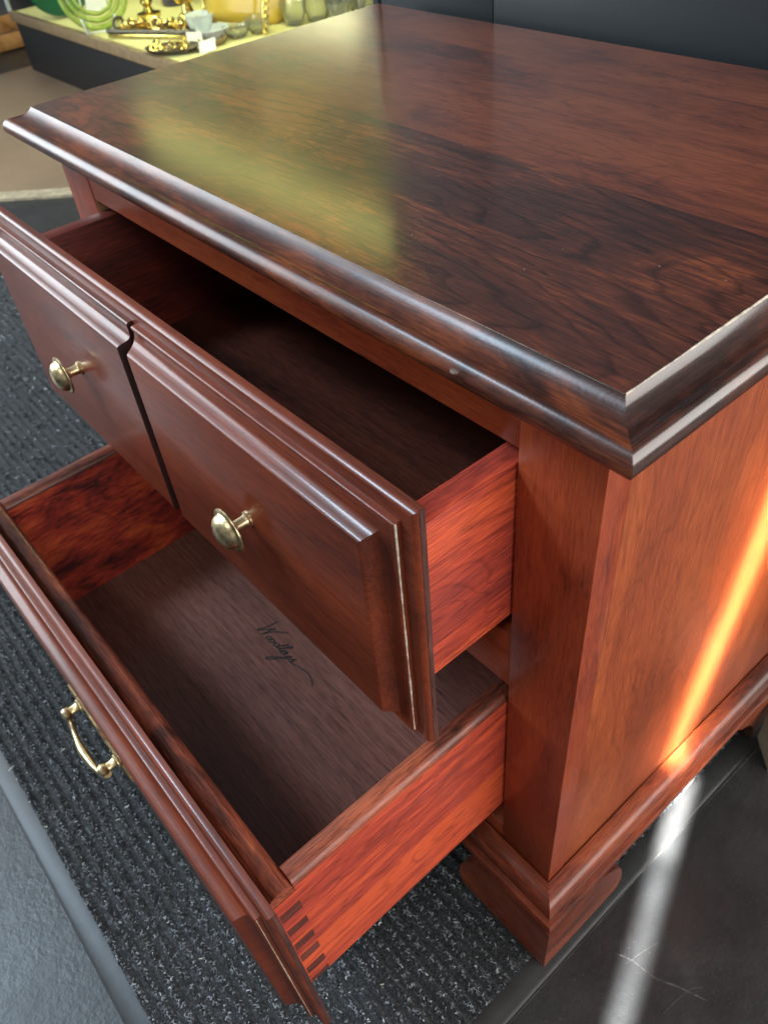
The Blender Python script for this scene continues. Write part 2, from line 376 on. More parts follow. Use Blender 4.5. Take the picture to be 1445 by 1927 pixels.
# bits of lint caught in the mat
V = []; F = []
for _ in range(26):
    x, y = random.uniform(-.75, 0), random.uniform(Y0, -.03); a = random.uniform(0, 6.28); L = random.uniform(.003, .008); b = len(V)
    for s_, q in ((-1, 0), (1, 0)):
        for wv in (-.0004, .0004):
            V.append(loc((x + math.cos(a) * L * s_ * .5 - math.sin(a) * wv, y + math.sin(a) * L * s_ * .5 + math.cos(a) * wv, rib(y) + .0028)))
    F.append((b, b + 1, b + 3, b + 2))
M['lint'] = plain('pale_lint', (.55, .58, .45), .8)
tag(mk('lint', V, F, M['lint'], mat_, smooth=False), kind='stuff')

# ------------------------------------------------------------------ nightstand
W, D, H = .66, .4217, .6926
e = .0068; s = .059; z1, z2, z3, zb = .6193, .4458, .3862, .1238
NS = tag(empty('nightstand', (0, 0, 0)), 'reddish brown cherry wood nightstand with both of its drawers pulled open', 'nightstand')
HB = H - .0235
# tabletop: core, glued-up boards, moulded edge on three sides
core = box('tabletop', (-W - e, -e, HB), (e, D, H - .004), M['mouldx'], NS, bev=0)
def lc(o, p): return tuple(Vector(p) - o.location)
ys = [-e, .0745, .1625, .252, .345, D]
for i in range(5):
    bm = bmesh.new(); co = core.location
    addbox(bm, lc(core, (-W - e, ys[i], H - .004)), lc(core, (e, ys[i + 1], H)), 0)
    bmobj('top_board', bm, M['top'] if i < 2 else M['top2'], core, origin=lc(core, (-W / 2, ys[i], H - .004)))
PT = [(0, H), (.0007, H - .0012), (.0022, H - .0032), (.0045, H - .0052), (.0078, H - .0074), (.0110, H - .0089), (.0140, H - .0097), (.0158, H - .0098),
      (.0164, H - .0096), (.0175, H - .0091), (.0192, H - .0092), (.0212, H - .0102), (.0231, H - .0122), (.0244, H - .0150), (.0248, H - .0176), (.0243, H - .0200), (.0230, H - .0220), (.0208, H - .0233), (.0185, HB), (-.0005, HB)]
PT = [(u, z - co.z) for u, z in PT]
def P2(x, y): return (x - co.x, y - co.y)
sweep('edge_moulding', [(P2(-W - e, -e), (-1, -1)), (P2(e, -e), (1, -1))], PT, M['mouldx'], core)
sweep('edge_moulding', [(P2(e, -e), (1, -1)), (P2(e, D), (1, 0))], PT, M['mouldgloss'], core)
sweep('edge_moulding', [(P2(-W - e, D), (-1, 0)), (P2(-W - e, -e), (-1, -1))], PT, M['mouldy'], core)
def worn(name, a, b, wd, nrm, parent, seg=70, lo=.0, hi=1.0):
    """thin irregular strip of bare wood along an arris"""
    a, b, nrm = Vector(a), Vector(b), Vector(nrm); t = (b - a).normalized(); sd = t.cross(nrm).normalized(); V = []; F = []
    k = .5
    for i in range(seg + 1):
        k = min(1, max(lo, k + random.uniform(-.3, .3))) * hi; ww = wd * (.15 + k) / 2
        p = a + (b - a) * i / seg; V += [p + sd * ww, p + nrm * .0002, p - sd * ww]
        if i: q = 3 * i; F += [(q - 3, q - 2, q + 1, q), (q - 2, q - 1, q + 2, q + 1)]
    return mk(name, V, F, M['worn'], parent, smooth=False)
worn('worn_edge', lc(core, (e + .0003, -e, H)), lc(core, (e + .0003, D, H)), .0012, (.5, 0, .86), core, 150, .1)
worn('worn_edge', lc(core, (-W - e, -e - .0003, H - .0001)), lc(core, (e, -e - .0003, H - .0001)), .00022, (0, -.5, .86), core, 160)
def nick(p, r, mat, parent, sq=(1.4, 1, .5)):
    bm = bmesh.new(); bmesh.ops.create_icosphere(bm, subdivisions=2, radius=r)
    for v_ in bm.verts: v_.co = Vector((v_.co.x * sq[0], v_.co.y * sq[1], v_.co.z * sq[2])) * random.uniform(.85, 1.15)
    o = bmobj('nick', bm, mat, parent, ang=60); o.location = p
M['dent'] = plain('bruised_varnish', (.13, .085, .065), .6, scale=400, var=.4); M['hole'] = plain('dark_dent', (.006, .004, .004), .7)
nick(lc(core, (-.0735, -.0335, H - .0116)), .0020, M['dent'], core)
nick(lc(core, (.0232, .0005, H - .0097)), .0013, M['hole'], core)
# carcass
YB = D - .004
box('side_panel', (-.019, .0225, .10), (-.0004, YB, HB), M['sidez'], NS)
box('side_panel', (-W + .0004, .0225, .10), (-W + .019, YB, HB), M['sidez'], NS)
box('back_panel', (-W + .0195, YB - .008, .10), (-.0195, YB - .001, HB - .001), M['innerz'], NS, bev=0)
box('stile', (-s, 0, .105), (0, .022, HB), M['framez'], NS, bev=.0007)
box('stile', (-W, 0, .105), (-W + s, .022, HB), M['framez'], NS, bev=.0007)
box('lit_stile_cheek', (-W + s + .0002, .001, z2 + .001), (-W + s + .0010, .021, z1 - .001), M['tanlit'], NS, bev=0)  # added strip: lit spot on the left stile's inner face, put in as pale tan
box('top_rail', (-W + s, .0006, z1), (-s, .022, HB), M['framex'], NS, bev=.0006)
box('middle_rail', (-W + s, .0006, z3), (-s, .022, z2), M['framex'], NS, bev=.0006)
box('bottom_rail', (-W + s, .0006, .105), (-s, .022, .150), M['framex'], NS, bev=.0006)
box('drawer_runner', (-s - .002, .0225, z2 - .012), (-.0195, YB - .01, z2 + .004), M['raw'], NS)
box('drawer_runner', (-W + .0195, .0225, z2 - .012), (-W + s + .002, YB - .01, z2 + .004), M['raw'], NS)
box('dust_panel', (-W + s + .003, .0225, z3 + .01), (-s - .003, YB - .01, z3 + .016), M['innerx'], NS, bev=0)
# base moulding and bracket feet
PB = [(.0010, zb - .006), (.0010, zb), (.0125, zb - .0022), (.0165, zb - .0042), (.0190, zb - .0075), (.0202, zb - .0120), (.0206, zb - .0165), (.0204, zb - .0180), (.0225, zb - .0186),
      (.0252, zb - .0192), (.0266, zb - .0212), (.0270, zb - .0245), (.0264, zb - .0285), (.0245, zb - .0325), (.0010, zb - .0325)]
sweep('base_moulding', [((-W, 0), (-1, -1)), ((0, 0), (1, -1))], PB, M['basex'], NS)
sweep('base_moulding', [((0, 0), (1, -1)), ((0, YB), (1, 0))], PB, M['basey'], NS)
sweep('base_moulding', [((-W, YB), (-1, 0)), ((-W, 0), (-1, -1))], PB, M['basey'], NS)
zf = zb - .0325; p = .0268
FT = [(0, 0), (.086, 0), (.0905, .003), (.0935, .010), (.0945, .020), (.0935, .032), (.091, .044), (.087, .056), (.082, .066), (.075, .075), (.066, .0815), (.058, .086), (.052, zf), (0, zf)]
FT = [(a + p, z) for a, z in FT[1:-1]]
def foot(cx, cy, sx, sy, prof_y=None):
    """two mitred brackets, corner at (cx, cy), running sx in x and sy in y"""
    for ax in (0, 1):
        prof = FT if ax == 0 or prof_y is None else prof_y
        out = []; th = .020; n = len(prof) + 2
        pts = [(0, 0)] + list(prof) + [(0, zf)]
        for layer in (0, 1):
            for (a, z) in pts:
                if layer == 1 and a == 0: a = th
                if ax == 0: out.append((cx + sx * a, cy + sy * (th if layer else 0), z))
                else: out.append((cx + sx * (th if layer else 0), cy + sy * a, z))
        F = [tuple(range(n)), tuple(range(2 * n - 1, n - 1, -1))] + [(i, (i + 1) % n, n + (i + 1) % n, n + i) for i in range(n)]
        mk('foot_bracket', out, F, M['basex' if ax == 0 else 'basey'], NS, origin=(cx, cy, 0), ang=40)
foot(p, -p, -1, 1); foot(-W - p, -p, 1, 1)
RB = [(.068, 0), (.0685, .01), (.071, .024), (.079, .040), (.090, .055), (.104, .068), (.118, .078), (.130, zf)]
foot(p - .001, YB, -1, -1, RB); foot(-W - p + .001, YB, 1, -1, RB)

# drawer fronts: moulded slab + raised panels
PS = [(0, 0), (0, .0036), (.0005, .0050), (.0014, .0063), (.0027, .0073), (.0044, .0078)]                    # slab edge (inset, forward)
PP = [(.0100, .0078), (.0100, .0108), (.0103, .0118), (.0110, .0125), (.0120, .0127), (.0128, .0124), (.0140, .0121), (.0175, .0122), (.0200, .0128), (.0222, .0143),
      (.0236, .0165), (.0247, .0192), (.0256, .0215), (.0264, .0226), (.0276, .0232)]
def frame_front(name, x0, x1, za, zc, yb, prof, mat, parent, cut=(0, 0), ang=35):
    """rectangular moulded field; cut = 1 where that vertical side is a plain sloped cut instead of moulded"""
    V = []; F = []
    for (i, t) in prof:
        k = (t - prof[0][1]) / max(1e-6, prof[-1][1] - prof[0][1])
        k = max(0, (t - .0130) / .0102); il = i if not cut[0] else .0032 + .0045 * k; ir = i if not cut[1] else .0032 + .0045 * k
        V += [(x0 + il, yb - t, za + i), (x1 - ir, yb - t, za + i), (x1 - ir, yb - t, zc - i), (x0 + il, yb - t, zc - i)]
    for k in range(len(prof) - 1):
        for c in range(4): F.append((4 * k + c, 4 * k + (c + 1) % 4, 4 * k + 4 + (c + 1) % 4, 4 * k + 4 + c))
    F.append((0, 1, 2, 3)); b = 4 * (len(prof) - 1); F.append((b, b + 1, b + 2, b + 3))
    return mk(name, V, F, mat, parent, origin=((x0 + x1) / 2, yb, za), ang=ang)
g = .0416; bx = .061

def drawer_box(dr, yb, zt, zlo, zfl, rim, thick, sidemat, leftmat):
    """box behind the front: yb back plane of front"""
    ye = .365; zz = dr.location.z; r = .0006 if rim == 0 else rim
    def plank(name, a, b, mat, label=None):
        bm = bmesh.new(); addbox(bm, a, b, 0)
        if rim:
            ed = [ed_ for ed_ in bm.edges if all(abs(v.co.z - b[2]) < 1e-6 for v in ed_.verts)]
            long = max(ed, key=lambda q: q.calc_length()).calc_length()
            ed = [q for q in ed if q.calc_length() > long * .98]
            bmesh.ops.bevel(bm, geom=ed, offset=rim, segments=5, affect='EDGES', profile=.5)
        else: bmesh.ops.bevel(bm, geom=bm.edges[:], offset=.0007, segments=1, affect='EDGES')
        return bmobj(name, bm, mat, dr, origin=((a[0] + b[0]) / 2, (a[1] + b[1]) / 2, a[2]), label=label)
    zt, zlo, zfl = zt - zz, zlo - zz, zfl - zz
    notch = .0135 if rim else 0
    for nm, xa, xb, mt in (('box_side', -bx - thick, -bx, sidemat), ('box_side', -W + bx, -W + bx + thick, leftmat)):
        bm = bmesh.new(); ol = [(ye, zlo), (ye, zt), (yb + .0205, zt), (yb + .0205, zt - notch), (yb + .0007, zt - notch), (yb + .0007, zlo)]
        if not rim: ol = [(ye, zlo), (ye, zt), (yb + .0007, zt), (yb + .0007, zlo)]
        A = [bm.verts.new((xa, y_, z_)) for y_, z_ in ol]; B = [bm.verts.new((xb, y_, z_)) for y_, z_ in ol]; n_ = len(ol)
        bm.faces.new(A); bm.faces.new(B[::-1])
        for k_ in range(n_): bm.faces.new((A[k_], A[(k_ + 1) % n_], B[(k_ + 1) % n_], B[k_]))
        ed = [q for q in bm.edges if all(abs(v_.co.z - zt) < 1e-6 for v_ in q.verts) and q.calc_length() > .1]
        bmesh.ops.bevel(bm, geom=ed, offset=rim or .0008, segments=5 if rim else 2, affect='EDGES', profile=.5)
        for f_ in bm.faces:
            if rim and min(v_.co.z for v_ in f_.verts) > zt - rim - 1e-5: f_.material_index = 1
        o = bmobj(nm, bm, mt, dr, origin=((xa + xb) / 2, (yb + ye) / 2, zlo)); o.data.materials.append(M['rimy'])
    o = plank('box_front', (-W + bx + (.0003 if rim else thick), yb + .0009, zt - notch + .0003 if rim else zlo), (-bx - (.0003 if rim else thick), yb + .0202, zt), M['rimx'])
    if rim:
        bm = bmesh.new(); bm.from_mesh(o.data); q = o.location
        addbox(bm, (-W + bx + thick - q.x, yb + .0009 - q.y, zlo - q.z), (-bx - thick - q.x, yb + .0202 - q.y, zt - notch + .001 - q.z), 0)
        bm.to_mesh(o.data); bm.free(); o.data.set_sharp_from_angle(angle=rad(32))
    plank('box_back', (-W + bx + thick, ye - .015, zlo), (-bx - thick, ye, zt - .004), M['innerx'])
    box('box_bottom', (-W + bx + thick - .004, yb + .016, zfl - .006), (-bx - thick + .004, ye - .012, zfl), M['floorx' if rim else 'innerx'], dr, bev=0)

# --- upper drawer
d1 = .0869; U = empty('drawer', (0, 0, z2), NS); U.rotation_euler = (-.0087, 0, 0)
U['label'] = 'upper drawer with two brass knobs'
kt, kb = z1 + .0248 - z2, -.0109
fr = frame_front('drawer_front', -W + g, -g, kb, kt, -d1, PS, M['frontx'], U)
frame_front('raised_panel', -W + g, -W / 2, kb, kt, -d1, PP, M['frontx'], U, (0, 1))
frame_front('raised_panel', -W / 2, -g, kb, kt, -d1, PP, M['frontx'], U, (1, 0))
# dark cut cheek of the groove
for sg, x in ((1, -W / 2),):
    V = []; F = []
    for (i, t) in PP:
        k = (t - PP[0][1]) / (PP[-1][1] - PP[0][1]); k = max(0, (t - .0130) / .0102); xx = x - .0032 - .0045 * k + .0003
        V += [(xx, -d1 - t, kb + i), (xx, -d1 - t, kt - i)]
    for k in range(len(PP) - 1): F.append((2 * k, 2 * k + 1, 2 * k + 3, 2 * k + 2))
    mk('groove_cheek', V, F, M['cut'], U, origin=(x, -d1 - .02, kb), ang=60)
# end-grain band on the right edge of the front and worn arris
mk('front_end', [(-g + .0003, -d1 - .0002, kb), (-g + .0003, -d1 - .0002, kt), (-g + .0003, -d1 - .0036, kt), (-g + .0003, -d1 - .0036, kb)], [(0, 1, 2, 3)], M['endgrain'], U, origin=(-g, -d1, kb))
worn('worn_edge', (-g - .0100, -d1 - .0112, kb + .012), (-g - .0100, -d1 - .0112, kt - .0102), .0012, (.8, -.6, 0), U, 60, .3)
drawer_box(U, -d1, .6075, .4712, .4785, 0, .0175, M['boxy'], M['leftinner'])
def knob_mesh(x, zloc, yb, parent):
    bm = bmesh.new()
    pr = [(0, 0), (.0060, 0), (.0060, .0012), (.0046, .0020), (.0041, .004), (.0040, .0098), (.0046, .0103), (.0046, .0112), (.0050, .0120), (.0085, .0128), (.0128, .0135), (.0160, .0142), (.0165, .0150), (.0163, .0158), (.0152, .0164), (.0136, .0166), (.0132, .0172),
          (.0129, .0184), (.0119, .0203), (.0098, .0222), (.0066, .0237), (.0034, .0244), (0, .0246)]
    lathe(bm, pr, (x, yb, zloc), (0, -1, 0), 40)
    return bmobj('knob', bm, M['brass'], parent, origin=(x, yb, zloc), ang=40)
knob_mesh(-.4545, .548 - z2, -d1 - .0232, U)
knob_mesh(-.1935, .548 - z2, -d1 - .0232, U)

# --- lower drawer
d2 = .2243; Lw = empty('drawer', (0, 0, zb), NS); Lw.rotation_euler = (.0098, 0, 0)
Lw['label'] = 'lower drawer with one brass bail pull'
kt2, kb2 = .396 - zb, .1473 - zb
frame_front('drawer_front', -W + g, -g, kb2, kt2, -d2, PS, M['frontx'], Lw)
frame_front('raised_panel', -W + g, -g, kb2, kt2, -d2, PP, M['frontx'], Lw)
mk('front_end', [(-g + .0003, -d2 - .0002, kb2), (-g + .0003, -d2 - .0002, kt2), (-g + .0003, -d2 - .0036, kt2), (-g + .0003, -d2 - .0036, kb2)], [(0, 1, 2, 3)], M['endgrain'], Lw, origin=(-g, -d2, kb2))
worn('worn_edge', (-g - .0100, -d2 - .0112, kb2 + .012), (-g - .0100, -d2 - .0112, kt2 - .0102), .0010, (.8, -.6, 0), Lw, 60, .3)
drawer_box(Lw, -d2, .3695, .1923, .2003, .0072, .0175, M['boxy'], M['figuredy'])
# finger joints showing on the right box side
for za, zc in [(.3695, .356), (.3397, .3268), (.3106, .2998), (.2819, .2702), (.2564, .2440), (.2270, .2150), (.2010, .1930)][1:]:
    box('joint_finger', (-bx - .0004, -d2 + .0035, za - zb), (-bx + .0003, -d2 + .0205, zc - zb), M['finger'], Lw, bev=0)
# bail pull with scalloped back plate
bm = bmesh.new(); cx, cz, yf = -.341, .268 - zb, -d2 - .0232
n = 72; ring0 = []; ring1 = []; ring2 = []
for k in range(n):
    a = 2 * math.pi * k / n; r = 1 + .10 * math.cos(9 * a) + .05 * math.cos(2 * a)
    X, Z = cx + .060 * r * math.cos(a), cz + .021 * r * math.sin(a)
    ring0.append(bm.verts.new((X, yf, Z))); ring1.append(bm.verts.new((X, yf - .0016, Z))); ring2.append(bm.verts.new((cx + (X - cx) * .93, yf - .0024, cz + (Z - cz) * .90)))
for k in range(n):
    q = (k + 1) % n
    bm.faces.new((ring0[k], ring0[q], ring1[q], ring1[k])); bm.faces.new((ring1[k], ring1[q], ring2[q], ring2[k]))
bm.faces.new(ring2)
pl = bmobj('pull_back_plate', bm, M['brassd'], Lw, origin=(cx, yf, cz), ang=30)
for sx in (-1, 1):
    bm = bmesh.new()
    lathe(bm, [(.0075, .0022), (.0075, .0034), (.0052, .0046), (.0044, .007), (.0046, .012), (.0062, .0140), (.0068, .0165), (.0056, .0192), (.0028, .0206), (0, .0209)], (cx + sx * .040, yf, cz), (0, -1, 0), 20)
    bmobj('pull_post', bm, M['brass'], Lw, origin=(cx + sx * .040, yf, cz))
bm = bmesh.new()
pts = catmull([(cx - .046, yf - .0150, cz), (cx - .043, yf - .0160, cz - .006), (cx - .034, yf - .0185, cz - .013), (cx - .018, yf - .0215, cz - .017), (cx, yf - .0225, cz - .0175), (cx + .018, yf - .0215, cz - .017), (cx + .034, yf - .0185, cz - .013), (cx + .043, yf - .0160, cz - .006), (cx + .046, yf - .0150, cz)], 6)
rr = [.0024 + .0020 * math.exp(-((i / (len(pts) - 1) - .5) / .13) ** 2) + .0012 * (abs(i / (len(pts) - 1) - .5) > .44) for i in range(len(pts))]
tube(bm, pts, rr, 12)
bmobj('pull_bail', bm, M['brass'], Lw, origin=(cx, yf, cz))

# handwriting on the drawer bottom (strokes measured in millimetre-size pen lines)
def L(u, h): return (300 + .72 * u + .96 * h, 480 + .69 * u - .20 * h)     # baseline runs down to the right, letters lean right
STROKES = [[(580, 258), (540, 270), (450, 320), (350, 360), (245, 385), (212, 408)], [(215, 408), (330, 398), (440, 392), (535, 384)], [(535, 386), (440, 410), (370, 452), (290, 474)], [(290, 474), (400, 452), (520, 436), (640, 446), (750, 460)]]
for u0 in (105, 185): STROKES.append([L(u0 + 32 * math.cos(t), 46 + 44 * math.sin(t)) for t in (1.2, 2.2, 3.2, 4.2, 5.2, 6.2, 7.4)])
STROKES += [[L(*q) for q in st_] for st_ in (
 [(135, 78), (160, 92)], [(215, 78), (245, 70)], [(310, 80), (280, 98), (246, 50), (276, 2), (316, 44), (330, 150), (334, 238)], [(334, 238), (326, 60), (348, 0)],
 [(348, 0), (392, 120), (408, 238), (384, 232), (378, 80), (402, 0)], [(402, 0), (456, 50), (470, 92), (442, 98), (424, 46), (450, 0), (494, 12)],
 [(494, 12), (500, 96), (508, 24), (540, 4), (574, 56), (590, 100)], [(590, 100), (572, -50), (545, -240), (512, -310), (496, -250), (552, -80), (612, 0)], [(612, 0), (652, 88), (664, 118), (652, 72), (684, 40), (668, 2), (640, 8)])]
STROKES.append([(779, 942), (820, 985), (900, 1020), (1000, 1080), (1080, 1140), (1118, 1210), (1138, 1290), (1138, 1342)])
def pen(u, v): return (-.42259 + 4.616e-5 * u + 6.542e-5 * v, -.04586 + 4.752e-5 * u - 4.631e-5 * v, 0)   # stroke units to metres on the drawer bottom
V = []; F = []; zs = .2003 - zb + .0004
for stq in STROKES:
    P = catmull([pen(a, b) for a, b in stq], 5)
    for i, q in enumerate(P):
        t = (P[min(i + 1, len(P) - 1)] - P[max(i - 1, 0)]).normalized(); nn = Vector((-t.y, t.x, 0)); ww = .00082 * random.uniform(.75, 1.2)
        b = len(V); V += [(q.x + nn.x * ww, q.y + nn.y * ww, zs), (q.x - nn.x * ww, q.y - nn.y * ww, zs)]
        if i: F.append((b - 2, b - 1, b + 1, b))
mk('signature', V, F, M['ink'], Lw, smooth=False, label='black handwritten signature on the drawer bottom')

# ------------------------------------------------------------------ black partition behind
M['black'] = plain('black_laminate', (.010, .0140, .0165), .55, var=.02, scale=3)
M['blacktrim'] = plain('black_trim', (.009, .012, .014), .5, var=.12, scale=3)
PA = tag(empty('partition', (.3, .46, 0)), 'plain black partition panel standing behind the nightstand', 'partition')
for x0, x1 in ((-.700, -.5125), (-.5125, .06)):
    box('panel', (x0 - .3 + .0002, -.008, .004), (x1 - .3 - .0002, .022, 2.0), M['black'], PA, bev=.0015)
box('end_cap', (-.712 - .3, -.010, .004), (-.7005 - .3, .024, 2.0), M['blacktrim'], PA)

# ------------------------------------------------------------------ pale block by the rear foot
M['cream'] = plain('cream_stone', (.62, .54, .42), .55, var=.25, scale=30)
bm = bmesh.new()
V = [(.0295, .362, FZ), (.062, .3315, FZ), (.16, .40, FZ), (.12, .45, FZ)]
nv = len(V); V2 = V + [(x, y, .075) for x, y, _ in V]
F = [(0, 1, 2, 3), (4, 5, 6, 7)] + [(i, (i + 1) % 4, 4 + (i + 1) % 4, 4 + i) for i in range(4)]
tag(mk('stone_block', V2, F, M['cream'], origin=(.09, .39, FZ), smooth=False), 'cream coloured stone block on the floor beside the rear foot', 'block')

# ------------------------------------------------------------------ display case in the background
N = NT('clear_glass'); N.set(Base_Color=(.96, 1, .97, 1), Roughness=.02, Transmission_Weight=1.0, IOR=1.2); M['glass'] = N.m
def tglass(name, col, rough=.06, trans=.75):
    N = NT(name); N.set(Base_Color=(*col, 1), Roughness=rough, Transmission_Weight=trans, IOR=1.45); return N.m
M['greenglass'] = tglass('dark_green_glass', (.010, .10, .040), .15, .2)
M['limeglass'] = tglass('yellow_green_glass', (.60, .78, .16), .08, .6)
M['amberglass'] = tglass('amber_glass', (.80, .56, .09), .12, .2)
M['crystal'] = tglass('crystal_glass', (.93, .95, .85), .03, .92)
M['casebase'] = plain('dark_case_base', (.009, .0095, .010), .6, var=.1, scale=5)
M['oak'] = plain('oak_edge', (.27, .19, .10), .45, scale=40, var=.25)
M['shelfmat'] = plain('cream_shelf', (.66, .63, .30), .6, var=.05)
M['whitewire'] = plain('white_wire', (.80, .83, .80), .4)
M['paper'] = plain('white_paper_tag', (.82, .82, .78), .7, var=.05)
M['gold'] = plain('gold_metal', (.72, .54, .17), .22, 1, var=.4, scale=60)
M['antique'] = plain('antique_dark_metal', (.085, .070, .05), .4, .6, var=.5, scale=60)
M['opal'] = plain('opal_glass', (.66, .72, .74), .15, var=.15, scale=30)
M['opal2'] = plain('violet_glass', (.05, .045, .09), .15, var=.1)
M['plug'] = plain('dark_case_back', (.022, .017, .014), .5, var=.3, scale=8)
SZ = .224
CA = tag(empty('display_case', (-2.6, 1.5, FZ)), 'lit glass display case with a dark base and oak edged cream shelf', 'display case')
def cb(name, a, b, mat, bev=.001):
    o = CA.location; return box(name, lc(CA, a), lc(CA, b), mat, CA, bev=bev)
cb('base', (-3.95, 1.06, FZ), (-1.35, 1.95, .188), M['casebase'])
cb('shelf_edge', (-3.96, 1.045, .189), (-1.34, 1.075, SZ + .003), M['oak'], .003)
cb('shelf', (-3.95, 1.0755, .189), (-1.35, 1.95, SZ), M['shelfmat'])
cb('back', (-3.95, 1.955, .0), (-1.35, 1.985, 1.75), M['plug'])
cb('corner_post', (-3.962, 1.045, SZ + .0035), (-3.945, 1.062, 1.75), M['opal'])
cb('corner_post', (-1.355, 1.045, SZ + .0035), (-1.338, 1.062, 1.75), M['opal'])
cb('glass_front', (-3.944, 1.050, SZ + .0035), (-1.356, 1.055, 1.745), M['glass'], 0)
cb('glass_shelf', (-3.94, 1.10, 1.08), (-1.36, 1.94, 1.088), M['glass'], 0)
cb('canopy', (-3.97, 1.04, 1.752), (-1.33, 1.99, 1.84), M['casebase'])
def inlight(name, loc_, sx, sy, power, col):
    d = bpy.data.lights.new(name, 'AREA'); d.shape = 'RECTANGLE'; d.size = sx; d.size_y = sy; d.energy = power; d.color = col
    o = bpy.data.objects.new(name, d); COL.objects.link(o); o.location = loc_; return o
inlight('case_light_upper', (-2.65, 1.45, 1.74), 2.3, .1, 6.5, (1.0, .97, .28))
inlight('case_light_lower', (-2.9, 1.40, 1.06), 1.9, .1, 16, (1.0, .97, .55))

def vessel(name, x, y, z, prof, mat, label, cat, n=28, rot=None):
    bm = bmesh.new(); lathe(bm, prof, (0, 0, 0), (0, 0, 1), n)
    o = bmobj(name, bm, mat, ang=50); o.location = (x, y, z)
    if rot: o.rotation_euler = rot
    return tag(o, label, cat)
def cup(r0, r1, h, t=.004): return [(0, 0), (r0, 0), (r0 * 1.02, .004), ((r0 + r1) / 2 * 1.06, h * .45), (r1, h), (r1 - t, h), ((r0 + r1) / 2 * 1.06 - t, h * .45), (r0 - t, t * 1.5), (0, t * 1.5)]
def dish(r, h, t=.004): return [(0, 0), (r * .5, 0), (r * .8, h * .3), (r, h), (r - t * .5, h + t * .4), (r * .78, h * .3 + t), (r * .48, t), (0, t)]
# dark green plate standing near the left end, leaning back
FACE = rad(67)
def upright(name, x, y, prof, mat, label, cat, tilt, R):
    bm = bmesh.new(); lathe(bm, prof, (0, 0, R), (0, -1, 0), 36)
    o = bmobj(name, bm, mat, ang=50); o.location = (x, y, SZ + .003); o.rotation_euler = (tilt, 0, FACE); return tag(o, label, cat)
upright('plate', -3.57, 1.15, [(0, .004), (.085, .004), (.10, .012), (.138, .020), (.140, .016), (.102, .006), (.087, -.002), (0, -.002)], M['greenglass'], 'dark green glass plate standing at the left end of the case', 'plate', rad(-16), .14)
# yellow green glass ring dish on a wire easel
bm = bmesh.new(); R = .120
for ring, rr_ in ((1.0, .011), (.80, .009), (.62, .007)):
    tube(bm, [(R * ring * math.cos(a * math.pi / 20), .004 * math.sin(a * 1.3), R + R * ring * math.sin(a * math.pi / 20)) for a in range(41)], rr_, 8, False)
rd = bmobj('ring_dish', bm, M['limeglass'], ang=50); rd.location = (-3.19, 1.125, SZ + .012); rd.rotation_euler = (rad(-16), 0, FACE)
tag(rd, 'yellow green glass dish of nested rings propped upright on the white wire easel', 'dish')
bm = bmesh.new()
for xx in (-.055, .055):
    tube(bm, catmull([(xx, .05, .004), (xx, 0, .004), (xx, -.045, .012), (xx * 1.1, -.055, .05), (xx * 1.1, -.05, .06)], 5), .0042, 6)
    tube(bm, catmull([(xx, .05, .004), (xx * .9, .055, .10), (xx * .5, .075, .25)], 5), .0042, 6)
tube(bm, [(-.055, -.045, .012), (.055, -.045, .012)], .0042, 6); tube(bm, [(-.055, .05, .004), (.055, .05, .004)], .0042, 6)
ez = bmobj('wire_easel', bm, M['whitewire']); ez.location = (-3.17, 1.115, SZ); ez.rotation_euler = (0, 0, FACE); tag(ez, 'white wire plate easel holding the yellow green ring dish', 'easel')
def tagcard(x, y, z, sx, sy, rot, label):
    bm = bmesh.new(); addbox(bm, (-sx / 2, -sy / 2, 0), (sx / 2, sy / 2, .0015), .0004, 1)
    o = bmobj('price_tag', bm, M['paper']); o.location = (x, y, z); o.rotation_euler = rot; tag(o, label, 'tag', 'price tags')
tagcard(-3.215, 1.145, SZ + .105, .075, .09, (rad(66), rad(12), FACE), 'white paper tag leaning inside the yellow green ring dish')
tagcard(-2.64, 1.215, SZ + .022, .052, .048, (rad(40), rad(8), FACE), 'upright white paper tag at the back of the dark oval dish')
tagcard(-2.525, 1.195, SZ + .018, .058, .050, (rad(34), rad(-10), rad(50)), 'white paper tag at the right end of the dark oval dish')
# long gilt tray heaped with ornaments
TR = tag(empty('gilt_tray', (-2.915, 1.225, SZ)), 'long gilt tray heaped with brass ornaments', 'tray'); TR.rotation_euler = (0, 0, rad(27))
box('tray_base', (-.19, -.06, 0), (.19, .06, .014), M['gold'], TR, bev=.005)
for sy in (-1, 1):
    bm = bmesh.new(); tube(bm, [(-.19, sy * .056, .022), (.19, sy * .056, .022)], .008, 8); bmobj('tray_rail', bm, M['antique' if sy < 0 else 'gold'], TR)
for k in range(18):
    bm = bmesh.new()
    if k % 3 == 0: tube(bm, [(.020 * math.cos(t * math.pi / 7), .020 * math.sin(t * math.pi / 7), 0) for t in range(15)], .006, 6, False)
    else: bmesh.ops.create_icosphere(bm, subdivisions=2, radius=random.uniform(.008, .017))
    o = bmobj('ornament', bm, M['gold' if k % 4 else 'antique'], TR, ang=60); o.location = (-.17 + .0195 * k, random.uniform(-.035, .04), .028 + .012 * random.random()); o.rotation_euler = (random.random() * 2, random.random(), 0)
